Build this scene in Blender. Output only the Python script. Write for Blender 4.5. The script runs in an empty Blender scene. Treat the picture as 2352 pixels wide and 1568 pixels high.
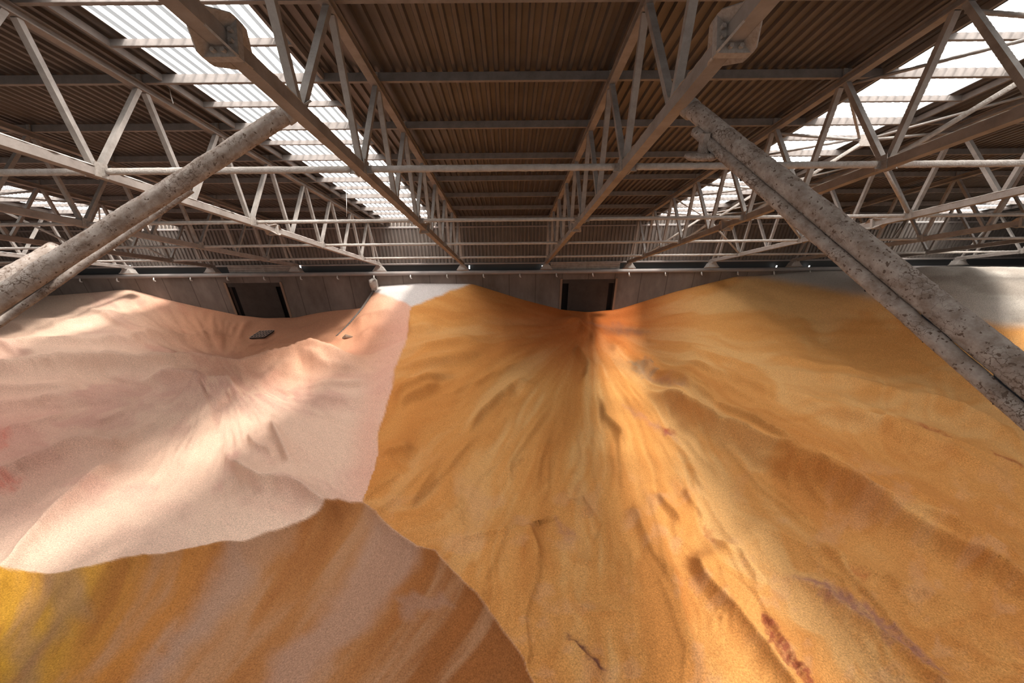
import bpy, math, random
import numpy as np
from mathutils import Matrix, Vector

random.seed(4)
W_, H_, FPX = 2352.0, 1568.0, 900.0
PITCH, ROLL, YAW = math.radians(29.0), math.radians(0.5), math.radians(0.35)
CAMZ = 15.0
scene = bpy.context.scene
COL = scene.collection

# ------------------------------------------------------------------ camera
cam_d = bpy.data.cameras.new('camera'); cam = bpy.data.objects.new('camera', cam_d); COL.objects.link(cam)
cam_d.sensor_fit = 'HORIZONTAL'; cam_d.sensor_width = 36.0; cam_d.lens = 36.0 * FPX / W_
cam_d.clip_end = 500; cam_d.clip_start = .05
fwd = np.array([math.sin(YAW) * math.cos(PITCH), math.cos(YAW) * math.cos(PITCH), -math.sin(PITCH)])
r0 = np.array([math.cos(YAW), -math.sin(YAW), 0.0]); u0 = np.cross(r0, fwd)
cR = r0 * math.cos(ROLL) - u0 * math.sin(ROLL); cU = u0 * math.cos(ROLL) + r0 * math.sin(ROLL)
cam.matrix_world = Matrix(((cR[0], cU[0], -fwd[0], 0), (cR[1], cU[1], -fwd[1], 0), (cR[2], cU[2], -fwd[2], CAMZ), (0, 0, 0, 1)))
scene.camera = cam
CP = np.array([0, 0, CAMZ])

def ray(px, py):
    return fwd + cR * (px - W_ / 2) / FPX + cU * (H_ / 2 - py) / FPX
def at_depth(px, py, z):
    return CP + ray(px, py) * z
def on_F(px, py, F):
    r = ray(px, py); return CP + r * (F / r[1])
def project(P):
    d = P - CP
    z = d @ fwd
    zz = np.maximum(z, .05)
    return W_ / 2 + FPX * (d @ cR) / zz, H_ / 2 - FPX * (d @ cU) / zz, z

# roof frame
TH = PITCH - math.atan(79 / 900.0)
U = np.array([0, math.cos(TH), -math.sin(TH)]); N = np.array([0, math.sin(TH), math.cos(TH)])
def RP(x, d, h):
    return CP + np.array([x, 0, 0]) + U * d + N * h
ROOFM = Matrix(((1, 0, 0, 0), (0, U[1], N[1], 0), (0, U[2], N[2], CAMZ), (0, 0, 0, 1)))   # local (x,d,h) -> world
HB, HT, HS = 3.15, 5.68, 6.02
BAY = 6.0; X0 = -3.33
FW = 28.2     # face of the concrete wall
FC = 28.55    # face of the corrugated wall

# ------------------------------------------------------------------ materials
def mat(name, col, rough=.8, metal=0., noise=None, bump=None, spec=.3, extra=None):
    m = bpy.data.materials.new(name); m.use_nodes = True
    nt = m.node_tree; b = nt.nodes['Principled BSDF']
    b.inputs['Base Color'].default_value = (*col, 1); b.inputs['Roughness'].default_value = rough
    b.inputs['Metallic'].default_value = metal; b.inputs['Specular IOR Level'].default_value = spec
    tc = nt.nodes.new('ShaderNodeTexCoord')
    if noise:
        col2, sc, lo, hi = noise
        n = nt.nodes.new('ShaderNodeTexNoise'); n.inputs['Scale'].default_value = sc; n.inputs['Detail'].default_value = 5
        n.inputs['Roughness'].default_value = .65
        r = nt.nodes.new('ShaderNodeMapRange'); r.inputs['From Min'].default_value = lo; r.inputs['From Max'].default_value = hi
        mx = nt.nodes.new('ShaderNodeMix'); mx.data_type = 'RGBA'
        mx.inputs['A'].default_value = (*col, 1); mx.inputs['B'].default_value = (*col2, 1)
        nt.links.new(tc.outputs['Object'], n.inputs['Vector']); nt.links.new(n.outputs['Fac'], r.inputs['Value'])
        nt.links.new(r.outputs['Result'], mx.inputs['Factor']); nt.links.new(mx.outputs['Result'], b.inputs['Base Color'])
    if bump:
        sc, st, dist = bump
        n2 = nt.nodes.new('ShaderNodeTexNoise'); n2.inputs['Scale'].default_value = sc; n2.inputs['Detail'].default_value = 4
        bp = nt.nodes.new('ShaderNodeBump'); bp.inputs['Strength'].default_value = st; bp.inputs['Distance'].default_value = dist
        nt.links.new(tc.outputs['Object'], n2.inputs['Vector']); nt.links.new(n2.outputs['Fac'], bp.inputs['Height'])
        nt.links.new(bp.outputs['Normal'], b.inputs['Normal'])
    return m

M = {}
M['steel'] = mat('dusty_steel', (.36, .325, .30), .75, 0, ((.25, .22, .20), 3.0, .4, .68), (18, .35, .02))
M['chord'] = mat('dusty_chord_steel', (.30, .26, .235), .8, 0, ((.22, .185, .165), 2.0, .4, .68), (18, .3, .02))
M['dust'] = mat('dust_crust', (.52, .475, .44), .95, 0, ((.40, .35, .31), 6.0, .35, .7), (30, .7, .03))
M['sheet'] = mat('roof_sheet', (.135, .115, .105), .45, .3, ((.09, .076, .068), .8, .35, .7), None, .5)
M['wallsheet'] = mat('wall_sheet', (.19, .165, .15), .6, .1, ((.14, .12, .105), .7, .35, .7), None, .3)
M['purlin'] = mat('purlin_steel', (.25, .22, .205), .7, 0, ((.18, .155, .14), 2.5, .4, .7), None)
M['dark'] = mat('black_recess', (.012, .010, .010), .9)
M['strip'] = mat('dark_eave_strip', (.055, .058, .06), .6, .2)
M['door'] = mat('door_panel_brown', (.05, .04, .035), .7, .1, ((.035, .028, .024), 1.5, .4, .7))
M['jamb'] = mat('door_jamb_rust', (.22, .15, .11), .8, 0, ((.24, .15, .10), 5, .4, .7))
M['beam'] = mat('eave_beam_grey', (.26, .235, .225), .7, 0, ((.32, .27, .25), 1.2, .4, .7))
M['pale'] = mat('pale_galvanised', (.62, .60, .58), .5, .3)
M['bolt'] = mat('bolt_dusty', (.36, .32, .29), .7, 0, ((.26, .22, .19), 20, .4, .7))
M['grate'] = mat('grate_dark', (.015, .016, .02), .7)
M['gratebar'] = mat('grate_bar', (.45, .33, .27), .7)

def concrete():
    m = bpy.data.materials.new('stained_concrete'); m.use_nodes = True; nt = m.node_tree; L = nt.links
    b = nt.nodes['Principled BSDF']; b.inputs['Roughness'].default_value = .9
    g = nt.nodes.new('ShaderNodeNewGeometry')
    n = nt.nodes.new('ShaderNodeTexNoise'); n.inputs['Scale'].default_value = .5; n.inputs['Detail'].default_value = 7; n.inputs['Roughness'].default_value = .65
    mp = nt.nodes.new('ShaderNodeMapping'); mp.inputs['Scale'].default_value = (1.0, 1, .45)
    L.new(g.outputs['Position'], mp.inputs['Vector']); L.new(mp.outputs['Vector'], n.inputs['Vector'])
    cr = nt.nodes.new('ShaderNodeValToRGB')
    cr.color_ramp.elements[0].position = .35; cr.color_ramp.elements[0].color = (.10, .078, .066, 1)
    cr.color_ramp.elements[1].position = .68; cr.color_ramp.elements[1].color = (.20, .165, .145, 1)
    L.new(n.outputs['Fac'], cr.inputs['Fac'])
    sx = nt.nodes.new('ShaderNodeSeparateXYZ'); L.new(g.outputs['Position'], sx.inputs[0])
    w = nt.nodes.new('ShaderNodeMath'); w.operation = 'PINGPONG'; w.inputs[1].default_value = 1.0
    L.new(sx.outputs['X'], w.inputs[0])
    lt = nt.nodes.new('ShaderNodeMath'); lt.operation = 'LESS_THAN'; lt.inputs[1].default_value = .035; L.new(w.outputs[0], lt.inputs[0])
    mx = nt.nodes.new('ShaderNodeMix'); mx.data_type = 'RGBA'; mx.inputs['B'].default_value = (.05, .04, .033, 1)
    ml = nt.nodes.new('ShaderNodeMath'); ml.operation = 'MULTIPLY'; ml.inputs[1].default_value = .6; L.new(lt.outputs[0], ml.inputs[0])
    L.new(ml.outputs[0], mx.inputs['Factor']); L.new(cr.outputs['Color'], mx.inputs['A']); L.new(mx.outputs['Result'], b.inputs['Base Color'])
    return m
M['concrete'] = concrete()

def skylight(name, em, tc_=.85, mxf=.22):
    m = bpy.data.materials.new(name); m.use_nodes = True; nt = m.node_tree; L = nt.links
    nt.nodes.remove(nt.nodes['Principled BSDF']); out = nt.nodes['Material Output']
    tr = nt.nodes.new('ShaderNodeBsdfTranslucent'); tr.inputs['Color'].default_value = (tc_, tc_, tc_ * 1.01, 1)
    tp = nt.nodes.new('ShaderNodeBsdfTransparent'); tp.inputs['Color'].default_value = (.9, .9, .9, 1)
    e = nt.nodes.new('ShaderNodeEmission'); e.inputs['Color'].default_value = (1, .985, .97, 1); e.inputs['Strength'].default_value = em
    ad = nt.nodes.new('ShaderNodeAddShader'); mx = nt.nodes.new('ShaderNodeMixShader'); mx.inputs[0].default_value = mxf
    L.new(tr.outputs[0], ad.inputs[0]); L.new(e.outputs[0], ad.inputs[1]); L.new(ad.outputs[0], mx.inputs[1]); L.new(tp.outputs[0], mx.inputs[2])
    L.new(mx.outputs[0], out.inputs['Surface'])
    return m
M['sky_l'] = skylight('translucent_roof_sheet', 6, .6)
M['sky_rib'] = skylight('translucent_sheet_rib', .6, .075, .03)
M['gap'] = skylight('daylight_gap', 3.0)

def dustpipe():
    m = bpy.data.materials.new('cracked_dust_crust'); m.use_nodes = True; nt = m.node_tree; L = nt.links
    b = nt.nodes['Principled BSDF']; b.inputs['Roughness'].default_value = .95; b.inputs['Specular IOR Level'].default_value = .1
    tc = nt.nodes.new('ShaderNodeTexCoord')
    n = nt.nodes.new('ShaderNodeTexNoise'); n.inputs['Scale'].default_value = 7; n.inputs['Detail'].default_value = 8; n.inputs['Roughness'].default_value = .7
    L.new(tc.outputs['Object'], n.inputs['Vector'])
    cr = nt.nodes.new('ShaderNodeValToRGB')
    cr.color_ramp.elements[0].position = .33; cr.color_ramp.elements[0].color = (.24, .18, .145, 1)
    cr.color_ramp.elements[1].position = .62; cr.color_ramp.elements[1].color = (.45, .39, .35, 1)
    L.new(n.outputs['Fac'], cr.inputs['Fac'])
    # cracks: distorted cell edges, patchy
    mpx = nt.nodes.new('ShaderNodeMix'); mpx.data_type = 'VECTOR'; mpx.inputs['Factor'].default_value = .12
    L.new(tc.outputs['Object'], mpx.inputs['A']); L.new(n.outputs['Color'], mpx.inputs['B'])
    v = nt.nodes.new('ShaderNodeTexVoronoi'); v.feature = 'DISTANCE_TO_EDGE'; v.inputs['Scale'].default_value = 17
    L.new(mpx.outputs['Result'], v.inputs['Vector'])
    n2 = nt.nodes.new('ShaderNodeTexNoise'); n2.inputs['Scale'].default_value = 2.2; n2.inputs['Detail'].default_value = 3
    L.new(tc.outputs['Object'], n2.inputs['Vector'])
    th = nt.nodes.new('ShaderNodeMapRange'); th.inputs['From Min'].default_value = .52; th.inputs['From Max'].default_value = .70
    th.inputs['To Min'].default_value = 0.0; th.inputs['To Max'].default_value = .05; L.new(n2.outputs['Fac'], th.inputs['Value'])
    lt = nt.nodes.new('ShaderNodeMath'); lt.operation = 'LESS_THAN'; L.new(v.outputs['Distance'], lt.inputs[0]); L.new(th.outputs['Result'], lt.inputs[1])
    # small pits
    n3 = nt.nodes.new('ShaderNodeTexNoise'); n3.inputs['Scale'].default_value = 22; n3.inputs['Detail'].default_value = 3; L.new(tc.outputs['Object'], n3.inputs['Vector'])
    pt = nt.nodes.new('ShaderNodeMath'); pt.operation = 'GREATER_THAN'; pt.inputs[1].default_value = .64; L.new(n3.outputs['Fac'], pt.inputs[0])
    ms = nt.nodes.new('ShaderNodeMath'); ms.operation = 'MAXIMUM'; L.new(lt.outputs[0], ms.inputs[0]); L.new(pt.outputs[0], ms.inputs[1])
    hs = nt.nodes.new('ShaderNodeMath'); hs.operation = 'SUBTRACT'; L.new(n.outputs['Fac'], hs.inputs[0]); L.new(ms.outputs[0], hs.inputs[1])
    bp = nt.nodes.new('ShaderNodeBump'); bp.inputs['Strength'].default_value = .8; bp.inputs['Distance'].default_value = .025
    L.new(hs.outputs[0], bp.inputs['Height']); L.new(bp.outputs['Normal'], b.inputs['Normal'])
    mx = nt.nodes.new('ShaderNodeMix'); mx.data_type = 'RGBA'; mx.inputs['B'].default_value = (.16, .115, .09, 1)
    L.new(ms.outputs[0], mx.inputs['Factor']); L.new(cr.outputs['Color'], mx.inputs['A']); L.new(mx.outputs['Result'], b.inputs['Base Color'])
    return m
M['crust'] = dustpipe()

# ------------------------------------------------------------------ mesh helpers
class MB:
    def __init__(s): s.v = []; s.f = []
    def add(s, vs, fs):
        o = len(s.v); s.v += [tuple(map(float, p)) for p in vs]; s.f += [tuple(i + o for i in f) for f in fs]; return s
    def box(s, x0, x1, y0, y1, z0, z1):
        vs = [(x, y, z) for x in (x0, x1) for y in (y0, y1) for z in (z0, z1)]
        return s.add(vs, [(0, 1, 3, 2), (4, 6, 7, 5), (0, 4, 5, 1), (2, 3, 7, 6), (0, 2, 6, 4), (1, 5, 7, 3)])
    def bar(s, a, b, w, t, up=(0, 0, 1), ends=None):
        a = np.array(a, float); b = np.array(b, float); d = b - a; d /= np.linalg.norm(d)
        sd = np.cross(d, up); sd /= np.linalg.norm(sd); uu = np.cross(sd, d)
        vs = []
        for p in (a, b):
            for sx, sz in ((-1, -1), (1, -1), (1, 1), (-1, 1)): vs.append(p + sd * sx * w / 2 + uu * sz * t / 2)
        return s.add(vs, [(0, 1, 2, 3), (7, 6, 5, 4), (0, 4, 5, 1), (1, 5, 6, 2), (2, 6, 7, 3), (3, 7, 4, 0)])
    def tube(s, pts, r, seg=12):
        pts = [np.array(p, float) for p in pts]; n = len(pts); vs = []
        rs = r if isinstance(r, (list, tuple)) else [r] * n
        ref = np.array([0, 0, 1.0])
        for i, p in enumerate(pts):
            d = pts[min(i + 1, n - 1)] - pts[max(i - 1, 0)]; d /= np.linalg.norm(d)
            if abs(d @ ref) > .98: rf = np.array([1.0, 0, 0])
            else: rf = ref
            a = np.cross(d, rf); a /= np.linalg.norm(a); b = np.cross(d, a)
            for k in range(seg):
                t = 2 * math.pi * k / seg; vs.append(p + rs[i] * (a * math.cos(t) + b * math.sin(t)))
        fs = []
        for i in range(n - 1):
            for k in range(seg):
                k2 = (k + 1) % seg; fs.append((i * seg + k, i * seg + k2, (i + 1) * seg + k2, (i + 1) * seg + k))
        fs.append(tuple(range(seg))[::-1]); fs.append(tuple((n - 1) * seg + k for k in range(seg)))
        return s.add(vs, fs)
    def mesh(s, name, m, smooth=False):
        me = bpy.data.meshes.new(name); me.from_pydata(s.v, [], s.f); me.update()
        if m: me.materials.append(m)
        if smooth:
            me.polygons.foreach_set('use_smooth', [True] * len(me.polygons))
        import bmesh
        bm = bmesh.new(); bm.from_mesh(me); bmesh.ops.recalc_face_normals(bm, faces=bm.faces); bm.to_mesh(me); bm.free()
        return me
    def build(s, name, m, parent=None, smooth=False, matrix=None):
        return link(name, s.mesh(name, m, smooth), parent, matrix)

def link(name, me, parent=None, matrix=None):
    o = bpy.data.objects.new(name, me); COL.objects.link(o)
    if parent is not None: o.parent = parent
    if matrix is not None: o.matrix_local = matrix
    return o
def tag(o, label=None, cat=None, group=None, kind=None):
    if label: o['label'] = label
    if cat: o['category'] = cat
    if group: o['group'] = group
    if kind: o['kind'] = kind
    return o
def empty(name, matrix=None):
    o = bpy.data.objects.new(name, None); COL.objects.link(o); o.empty_display_size = .3
    if matrix is not None: o.matrix_world = matrix
    return o
def T(x, y, z): return Matrix.Translation((x, y, z))
def copy_tree(o, parent=None):
    c = o.copy(); COL.objects.link(c)
    if parent is not None: c.parent = parent
    for ch in list(o.children): copy_tree(ch, c)
    return c

# ------------------------------------------------------------------ noise
def vnoise(x, y, seed=0):
    xi = np.floor(x).astype(np.int64); yi = np.floor(y).astype(np.int64)
    fx = x - xi; fy = y - yi; fx = fx * fx * (3 - 2 * fx); fy = fy * fy * (3 - 2 * fy)
    def h(a, b):
        n = (a * 374761393 + b * 668265263 + seed * 982451653) & 0xffffffff
        n = ((n ^ (n >> 13)) * 1274126177) & 0xffffffff
        return ((n ^ (n >> 16)) & 0xffff) / 32767.5 - 1
    return (h(xi, yi) * (1 - fx) + h(xi + 1, yi) * fx) * (1 - fy) + (h(xi, yi + 1) * (1 - fx) + h(xi + 1, yi + 1) * fx) * fy
def fbm(x, y, oct=4, seed=0, g=.5):
    a = 1; s = 0; t = 0
    for k in range(oct):
        s = s + a * vnoise(x * 2 ** k, y * 2 ** k, seed + k * 17); t += a; a *= g
    return s / t
def sstep(a, b, x):
    t = np.clip((x - a) / (b - a), 0, 1); return t * t * (3 - 2 * t)

# ------------------------------------------------------------------ the grain heap
WALL_PTS = [(-700, 735), (-300, 712), (0, 700), (90, 684), (230, 674), (300, 667), (380, 690), (460, 708), (550, 726), (610, 732), (680, 729), (750, 708), (835, 684), (858, 668),
            (866, 657), (960, 651), (1085, 652), (1200, 688), (1290, 711), (1350, 717), (1420, 710), (1550, 670), (1690, 635), (1850, 630), (2000, 634), (2352, 640), (3200, 650)]
wx = []; wz = []
for px, py in WALL_PTS:
    p = on_F(px, py, FW); wx.append(p[0]); wz.append(p[2] - CAMZ)
wx = np.array(wx); wz = np.array(wz)
PB = np.array([(-8, -10.0), (-3, -9.4), (0, -9.1), (3, -9.3), (6.4, -10.2), (9, -10.9), (12, -11.6), (16, -12.3), (20, -12.75), (24, -13.0), (28.2, -13.05)])
def smooth_interp(x, xs, ys):
    # averaged linear interpolation: soft corners
    return (np.interp(x - .9, xs, ys) + 2 * np.interp(x, xs, ys) + np.interp(x + .9, xs, ys)) / 4
PA = on_F(866, 655, FW)                       # partition, wall end
PE = np.array([-11.55, 23.3, 0.0])            # partition, buried end
def part_side(X, F):
    t = (F - PE[1]) / (PA[1] - PE[1]); xl = PE[0] + (PA[0] - PE[0]) * t
    return X - xl, t
def base_height(X, F):
    b = smooth_interp(F, PB[:, 0], PB[:, 1])
    sm = .3 + 1.1 * sstep(27.5, 24, F)
    hw = sum(np.interp(X + k_ * sm, wx, wz) for k_ in (-1, -.5, 0, .5, 1)) / 5
    dW = np.clip(FW - F, 0, None)
    reach = 5.5 + 1.5 * np.tanh((hw + 11.5))
    g = np.exp(-(dW / reach) ** 1.25)
    z = b + (hw - PB[-1, 1]) * g
    # big heap standing to the right
    z = z + 4.6 * sstep(18.5, 24.5, X) * np.exp(-((F - 20.5) / 4.8) ** 2) * (1 - .35 * sstep(30, 45, X))
    z = z + .8 * sstep(7, 22, X) * np.exp(-((F - 13) / 5.) ** 2)
    z = z + .8 * np.exp(-((X + 30) / 12) ** 2 - ((F - 20) / 6) ** 2)
    # partition: heap on its left lies lower
    s, t = part_side(X, F)
    z = z - (.9 * sstep(-.05, 1, t)) * (1 - sstep(-.30, -.02, s)) * np.exp(-(np.clip(-s, 0, None) / 4) ** 2)
    return z

def polydist(px, py, pts):
    """signed perpendicular distance to an open polyline (positive = below / right-hand in image) and param"""
    best = np.full(px.shape, 1e9); sg = np.zeros(px.shape); par = np.zeros(px.shape)
    n = len(pts) - 1
    for i in range(n):
        ax, ay = pts[i]; bx, by = pts[i + 1]; dx, dy = bx - ax, by - ay; L2 = dx * dx + dy * dy
        t = np.clip(((px - ax) * dx + (py - ay) * dy) / L2, 0, 1)
        qx = px - ax - t * dx; qy = py - ay - t * dy; d = np.hypot(qx, qy)
        c = (dx * (py - ay) - dy * (px - ax))
        m = d < best; best = np.where(m, d, best); sg = np.where(m, np.sign(c), sg); par = np.where(m, (i + t) / n, par)
    return best * sg, par
def inside(px, py, poly):
    ins = np.zeros(px.shape, bool); n = len(poly)
    for i in range(n):
        x1, y1 = poly[i]; x2, y2 = poly[(i + 1) % n]
        if y1 == y2: continue
        c = ((y1 > py) != (y2 > py)) & (px < (x2 - x1) * (py - y1) / (y2 - y1) + x1)
        ins ^= c
    d, _ = polydist(px, py, poly + [poly[0]])
    return np.where(ins, np.abs(d), -np.abs(d))

# grid: rows in nominal image height, columns in nominal image width
rows_py = np.concatenate([np.linspace(624, 700, 30), np.linspace(702.5, 1600, 350), np.linspace(1608, 2600, 50)])
Ft = np.linspace(-7.5, FW, 4000); zt = np.interp(Ft, PB[:, 0], PB[:, 1])
_, pyt, zc = project(np.stack([Ft * 0, Ft, CAMZ + zt], 1))
ok = zc > .4
Fs = np.interp(-rows_py[30:], -pyt[ok][::1], Ft[ok]) if False else np.interp(rows_py[30:], pyt[ok][::-1], Ft[ok][::-1])
Fnear = Fs; Ftop = np.linspace(FW, Fs[0], 46)[:-1]
Frow = np.concatenate([Ftop, Fs])
Frow = Frow[np.concatenate([[True], np.diff(Frow) < -1e-4])]
NC = 900
cu = np.linspace(-640, 3000, NC)
F2 = np.repeat(Frow[:, None], NC, 1)
zn = smooth_interp(Frow, PB[:, 0], PB[:, 1])
depth = Frow * math.cos(PITCH) - zn * math.sin(PITCH)
depth = np.maximum(depth, 3.5)
X2 = (cu[None, :] - W_ / 2) / FPX * depth[:, None]
Z2 = base_height(X2, F2)
P = np.stack([X2, F2, Z2 + CAMZ], -1)
qx, qy, qz = project(P.reshape(-1, 3)); qx = qx.reshape(X2.shape); qy = qy.reshape(X2.shape); qz = qz.reshape(X2.shape)
mpp = np.maximum(qz, 3) / FPX      # metres per pixel

# regions (photo pixel outlines laid on the heap)
B_PO = [(945, 560), (945, 700), (932, 790), (906, 848), (903, 890), (882, 955), (866, 1000), (869, 1040), (860, 1080), (836, 1152)]
TOPBROWN = [(-500, 1420), (0, 1328), (60, 1313), (115, 1319), (210, 1300), (280, 1281), (340, 1273), (400, 1269), (520, 1243), (560, 1242), (640, 1215), (715, 1190), (780, 1156), (836, 1155),
            (870, 1185), (900, 1215), (960, 1255), (1000, 1265), (1040, 1310), (1100, 1370), (1150, 1440), (1200, 1510), (1225, 1568), (1400, 1900)]
wob = 3.0 * fbm(qx / 22, qy / 22, 3, 5)
wx_, wy_ = qx + wob, qy + 3.0 * fbm(qx / 22, qy / 22, 3, 9)
brown_sd = inside(wx_, wy_, TOPBROWN + [(1400, 4000), (-4000, 4000), (-4000, 1420)])
orange_sd = inside(wx_, wy_, B_PO + TOPBROWN[13:] + [(1400, 4000), (6000, 4000), (6000, 400), (945, 400)])
white_sd = inside(wx_, wy_, [(858, 600), (854, 668), (900, 683), (945, 703), (985, 690), (1030, 670), (1080, 652), (1100, 600)])
grey_sd = inside(wx_, wy_, [(1660, 560), (1700, 631), (1760, 636), (1850, 654), (2000, 682), (2120, 704), (2165, 724), (2240, 736), (2300, 746), (2400, 750), (3600, 800), (3600, 300), (1690, 300)])
def mask(sd, w=2.0): return sstep(-w, w, sd)
mO = mask(orange_sd); mB = mask(brown_sd); mW = mask(white_sd, 3); mG = mask(grey_sd, 14)

D = np.zeros_like(Z2)
# --- flow relief fanning out of the two drawdown points
def fan(cx, cy, ky, seed, kang, kr, octv=4):
    dx = qx - cx; dy = (qy - cy) * ky
    r = np.hypot(dx, dy) + 30; a = np.arctan2(dx, dy + 1e-6) + .16 * fbm(qx / 210, qy / 210, 3, seed + 400) * np.clip(r / 300, 0, 1.2)
    return fbm(a * kang + 50, np.log(r) * kr + 20, octv, seed), r, a
fO1, rO, aO = fan(1350, 745, 1.0, 11, 7.0, 1.1)
fO2, _, _ = fan(1350, 745, 1.0, 23, 26.0, 2.2, 3)
fL1, rL, aL = fan(520, 860, 1.2, 31, 5.0, 1.4)
fL2, _, _ = fan(520, 860, 1.2, 47, 22.0, 2.0, 3)
fadeO = sstep(40, 260, rO); fadeL = sstep(30, 220, rL)
calm = sstep(640, 760, qy)
D += mO * calm * (fO1 * 9 + fO2 * 3.5) * fadeO * mpp
D += (1 - mO) * (1 - mB) * calm * (fL1 * 12 + fL2 * 3) * fadeL * mpp * (1 - .55 * sstep(1050, 1200, qy))
D += mB * fbm((qx + .85 * (qy - 1200)) / 130, (qy - .5 * qx) / 600, 3, 3) * 10 * mpp
# --- named slip lines: (points, crest height px, width above px, width below px)
def slip(pts, a, wu, wd, mk=None):
    global D
    pts = [(p[0], p[1] + 1.5 * a) for p in pts]
    x0 = min(p[0] for p in pts) - 160; x1 = max(p[0] for p in pts) + 160; y0 = min(p[1] for p in pts) - 160; y1 = max(p[1] for p in pts) + 160
    sel = (qx > x0) & (qx < x1) & (qy > y0) & (qy < y1)
    if not sel.any(): return
    xx = qx[sel] + 4.5 * fbm(qx[sel] / 45, qy[sel] / 45, 4, 77); yy = qy[sel] + 4.5 * fbm(qx[sel] / 45, qy[sel] / 45, 4, 78)
    d, t = polydist(xx, yy, pts)
    ln = sum(math.hypot(pts[i + 1][0] - pts[i][0], pts[i + 1][1] - pts[i][1]) for i in range(len(pts) - 1)); ee = .3 if ln < 400 else .14
    env = np.minimum(sstep(0, ee, t), 1 - sstep(1 - ee, 1, t))
    prof = np.where(d < 0, np.exp(-np.abs(d / wu) ** 1.05), np.exp(-np.abs(d / (wd * 1.3)) ** 1.15))
    v = 2.15 * a * prof * env * mpp[sel]
    if mk is not None: v = v * mk[sel]
    D[sel] += v
S = slip
# right hand heap
S([(1470, 850), (1550, 900), (1640, 965), (1700, 990), (1800, 1050), (1950, 1120), (2100, 1200), (2352, 1330), (2600, 1450)], 30, 70, 8)
S([(1500, 815), (1600, 830), (1700, 850), (1850, 866), (2000, 890), (2150, 930), (2352, 1000)], 10, 40, 6)
S([(1540, 830), (1620, 868), (1700, 890), (1850, 932), (2050, 1000), (2352, 1090)], 12, 34, 9)
S([(1690, 1040), (1850, 1105), (2000, 1168), (2200, 1250), (2352, 1310)], 12, 30, 8)
S([(1700, 1180), (1850, 1250), (2050, 1330), (2352, 1450)], 11, 36, 9)
S([(1850, 950), (2000, 985), (2200, 1035), (2400, 1090)], 6, 26, 5)
S([(2050, 900), (2200, 950), (2352, 1010)], 6, 22, 5)
S([(1560, 1330 - 120), (1575, 1240), (1610, 1310), (1660, 1370), (1720, 1430), (1790, 1520), (1860, 1620)][1:], 22, 60, 10)
S([(1610, 1205), (1680, 1260), (1740, 1325), (1800, 1400)], 12, 9, 40)
S([(1790, 1300), (1880, 1345), (1960, 1410), (2050, 1480), (2150, 1560), (2200, 1600)], 16, 28, 7)
S([(1375, 880), (1392, 950), (1420, 985), (1450, 1020)], 10, 14, 5)
S([(1300, 1040 + 90), (1315, 1155), (1345, 1165), (1362, 1150)], 12, 26, 5)
S([(1345, 1170), (1385, 1200), (1372, 1235), (1350, 1240)], 9, 16, 5)
S([(1305, 1280), (1345, 1275), (1350, 1290)], 8, 14, 4)
S([(1500, 1120), (1540, 1165), (1575, 1210)], 9, 16, 5)
S([(1560, 1110), (1590, 1150), (1625, 1190)], 9, 14, 5)
S([(1440, 1150), (1465, 1180), (1490, 1250), (1540, 1330)], 9, 26, 8)
S([(1500, 1250), (1545, 1310), (1565, 1400), (1600, 1500), (1640, 1568)], 12, 12, 30)
S([(1300, 1330), (1325, 1380), (1365, 1400), (1420, 1395), (1460, 1420)], 9, 24, 6)
S([(1300, 1440), (1340, 1490), (1390, 1540)], 14, 8, 26)
S([(1500, 860), (1540, 880), (1600, 920), (1640, 960)], 8, 20, 6)
S([(1325, 770), (1330, 800), (1350, 830), (1345, 860), (1325, 868)], 12, 16, 6)
S([(1270, 720), (1330, 735), (1360, 760), (1372, 790)], 9, 20, 8)
# orange flank near the pink border
for pts, a in (([(1150, 788), (1060, 778), (990, 790), (905, 803)], 9), ([(1010, 752), (960, 748), (935, 755)], 7), ([(1140, 800), (1050, 815), (980, 830), (905, 808 + 22)], 10),
               ([(1060, 845), (990, 862), (940, 888), (902, 893)], 12), ([(1020, 870), (960, 900), (900, 925)], 10), ([(960, 1010), (920, 1030), (868, 1040)], 11),
               ([(1250, 880), (1180, 870), (1100, 940), (1065, 990)], 10), ([(1010, 1055), (960, 1130), (930, 1160)], 8), ([(1300, 1010), (1200, 1050), (1150, 1090)], 6),
               ([(1210, 1200), (1150, 1215), (1020, 1225)], 10)):
    S([tuple(p) for p in pts][::-1], a, 22, 6, mO)
S([(1180, 1260), (1180, 1220), (1215, 1200), (1235, 1250), (1235, 1320)], 12, 10, 30)
# left hand heap
L = 1 - mO
S([(-200, 820), (0, 806), (100, 795), (250, 787), (420, 777), (560, 762)], 12, 26, 6, L)
S([(-200, 875), (0, 845), (120, 825), (240, 819), (360, 821), (470, 820), (560, 834), (650, 818), (720, 808), (790, 813), (860, 802)], 22, 34, 8, L)
S([(0, 742), (120, 738), (260, 730), (360, 742)], 7, 22, 6, L)
S([(330, 862), (400, 854), (460, 862), (474, 880), (440, 892)], 14, 16, 7, L)
S([(380, 925), (430, 896), (480, 872), (535, 866), (553, 885), (545, 908)], 16, 9, 24, L)
S([(505, 985), (540, 1035), (570, 1065), (610, 1085), (680, 1090), (720, 1115), (760, 1135), (782, 1156)], 26, 40, 9, L)
S([(620, 940), (645, 1000), (682, 1068)], 14, 26, 8, L)
S([(565, 985), (600, 1020), (640, 1040)], 9, 14, 6, L)
S([(-200, 1160), (0, 1078), (100, 1040), (170, 1015), (230, 1004), (272, 1008), (280, 1022)], 18, 36, 7, L)
S([(-40, 1380), (30, 1290), (110, 1190), (200, 1100), (285, 1035)], 18, 30, 8, L)
S([(548, 890), (640, 852), (700, 836), (820, 832)], 12, 20, 8, L)
S([(-100, 885), (100, 890), (200, 883)], 10, 22, 6, L)
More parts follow.
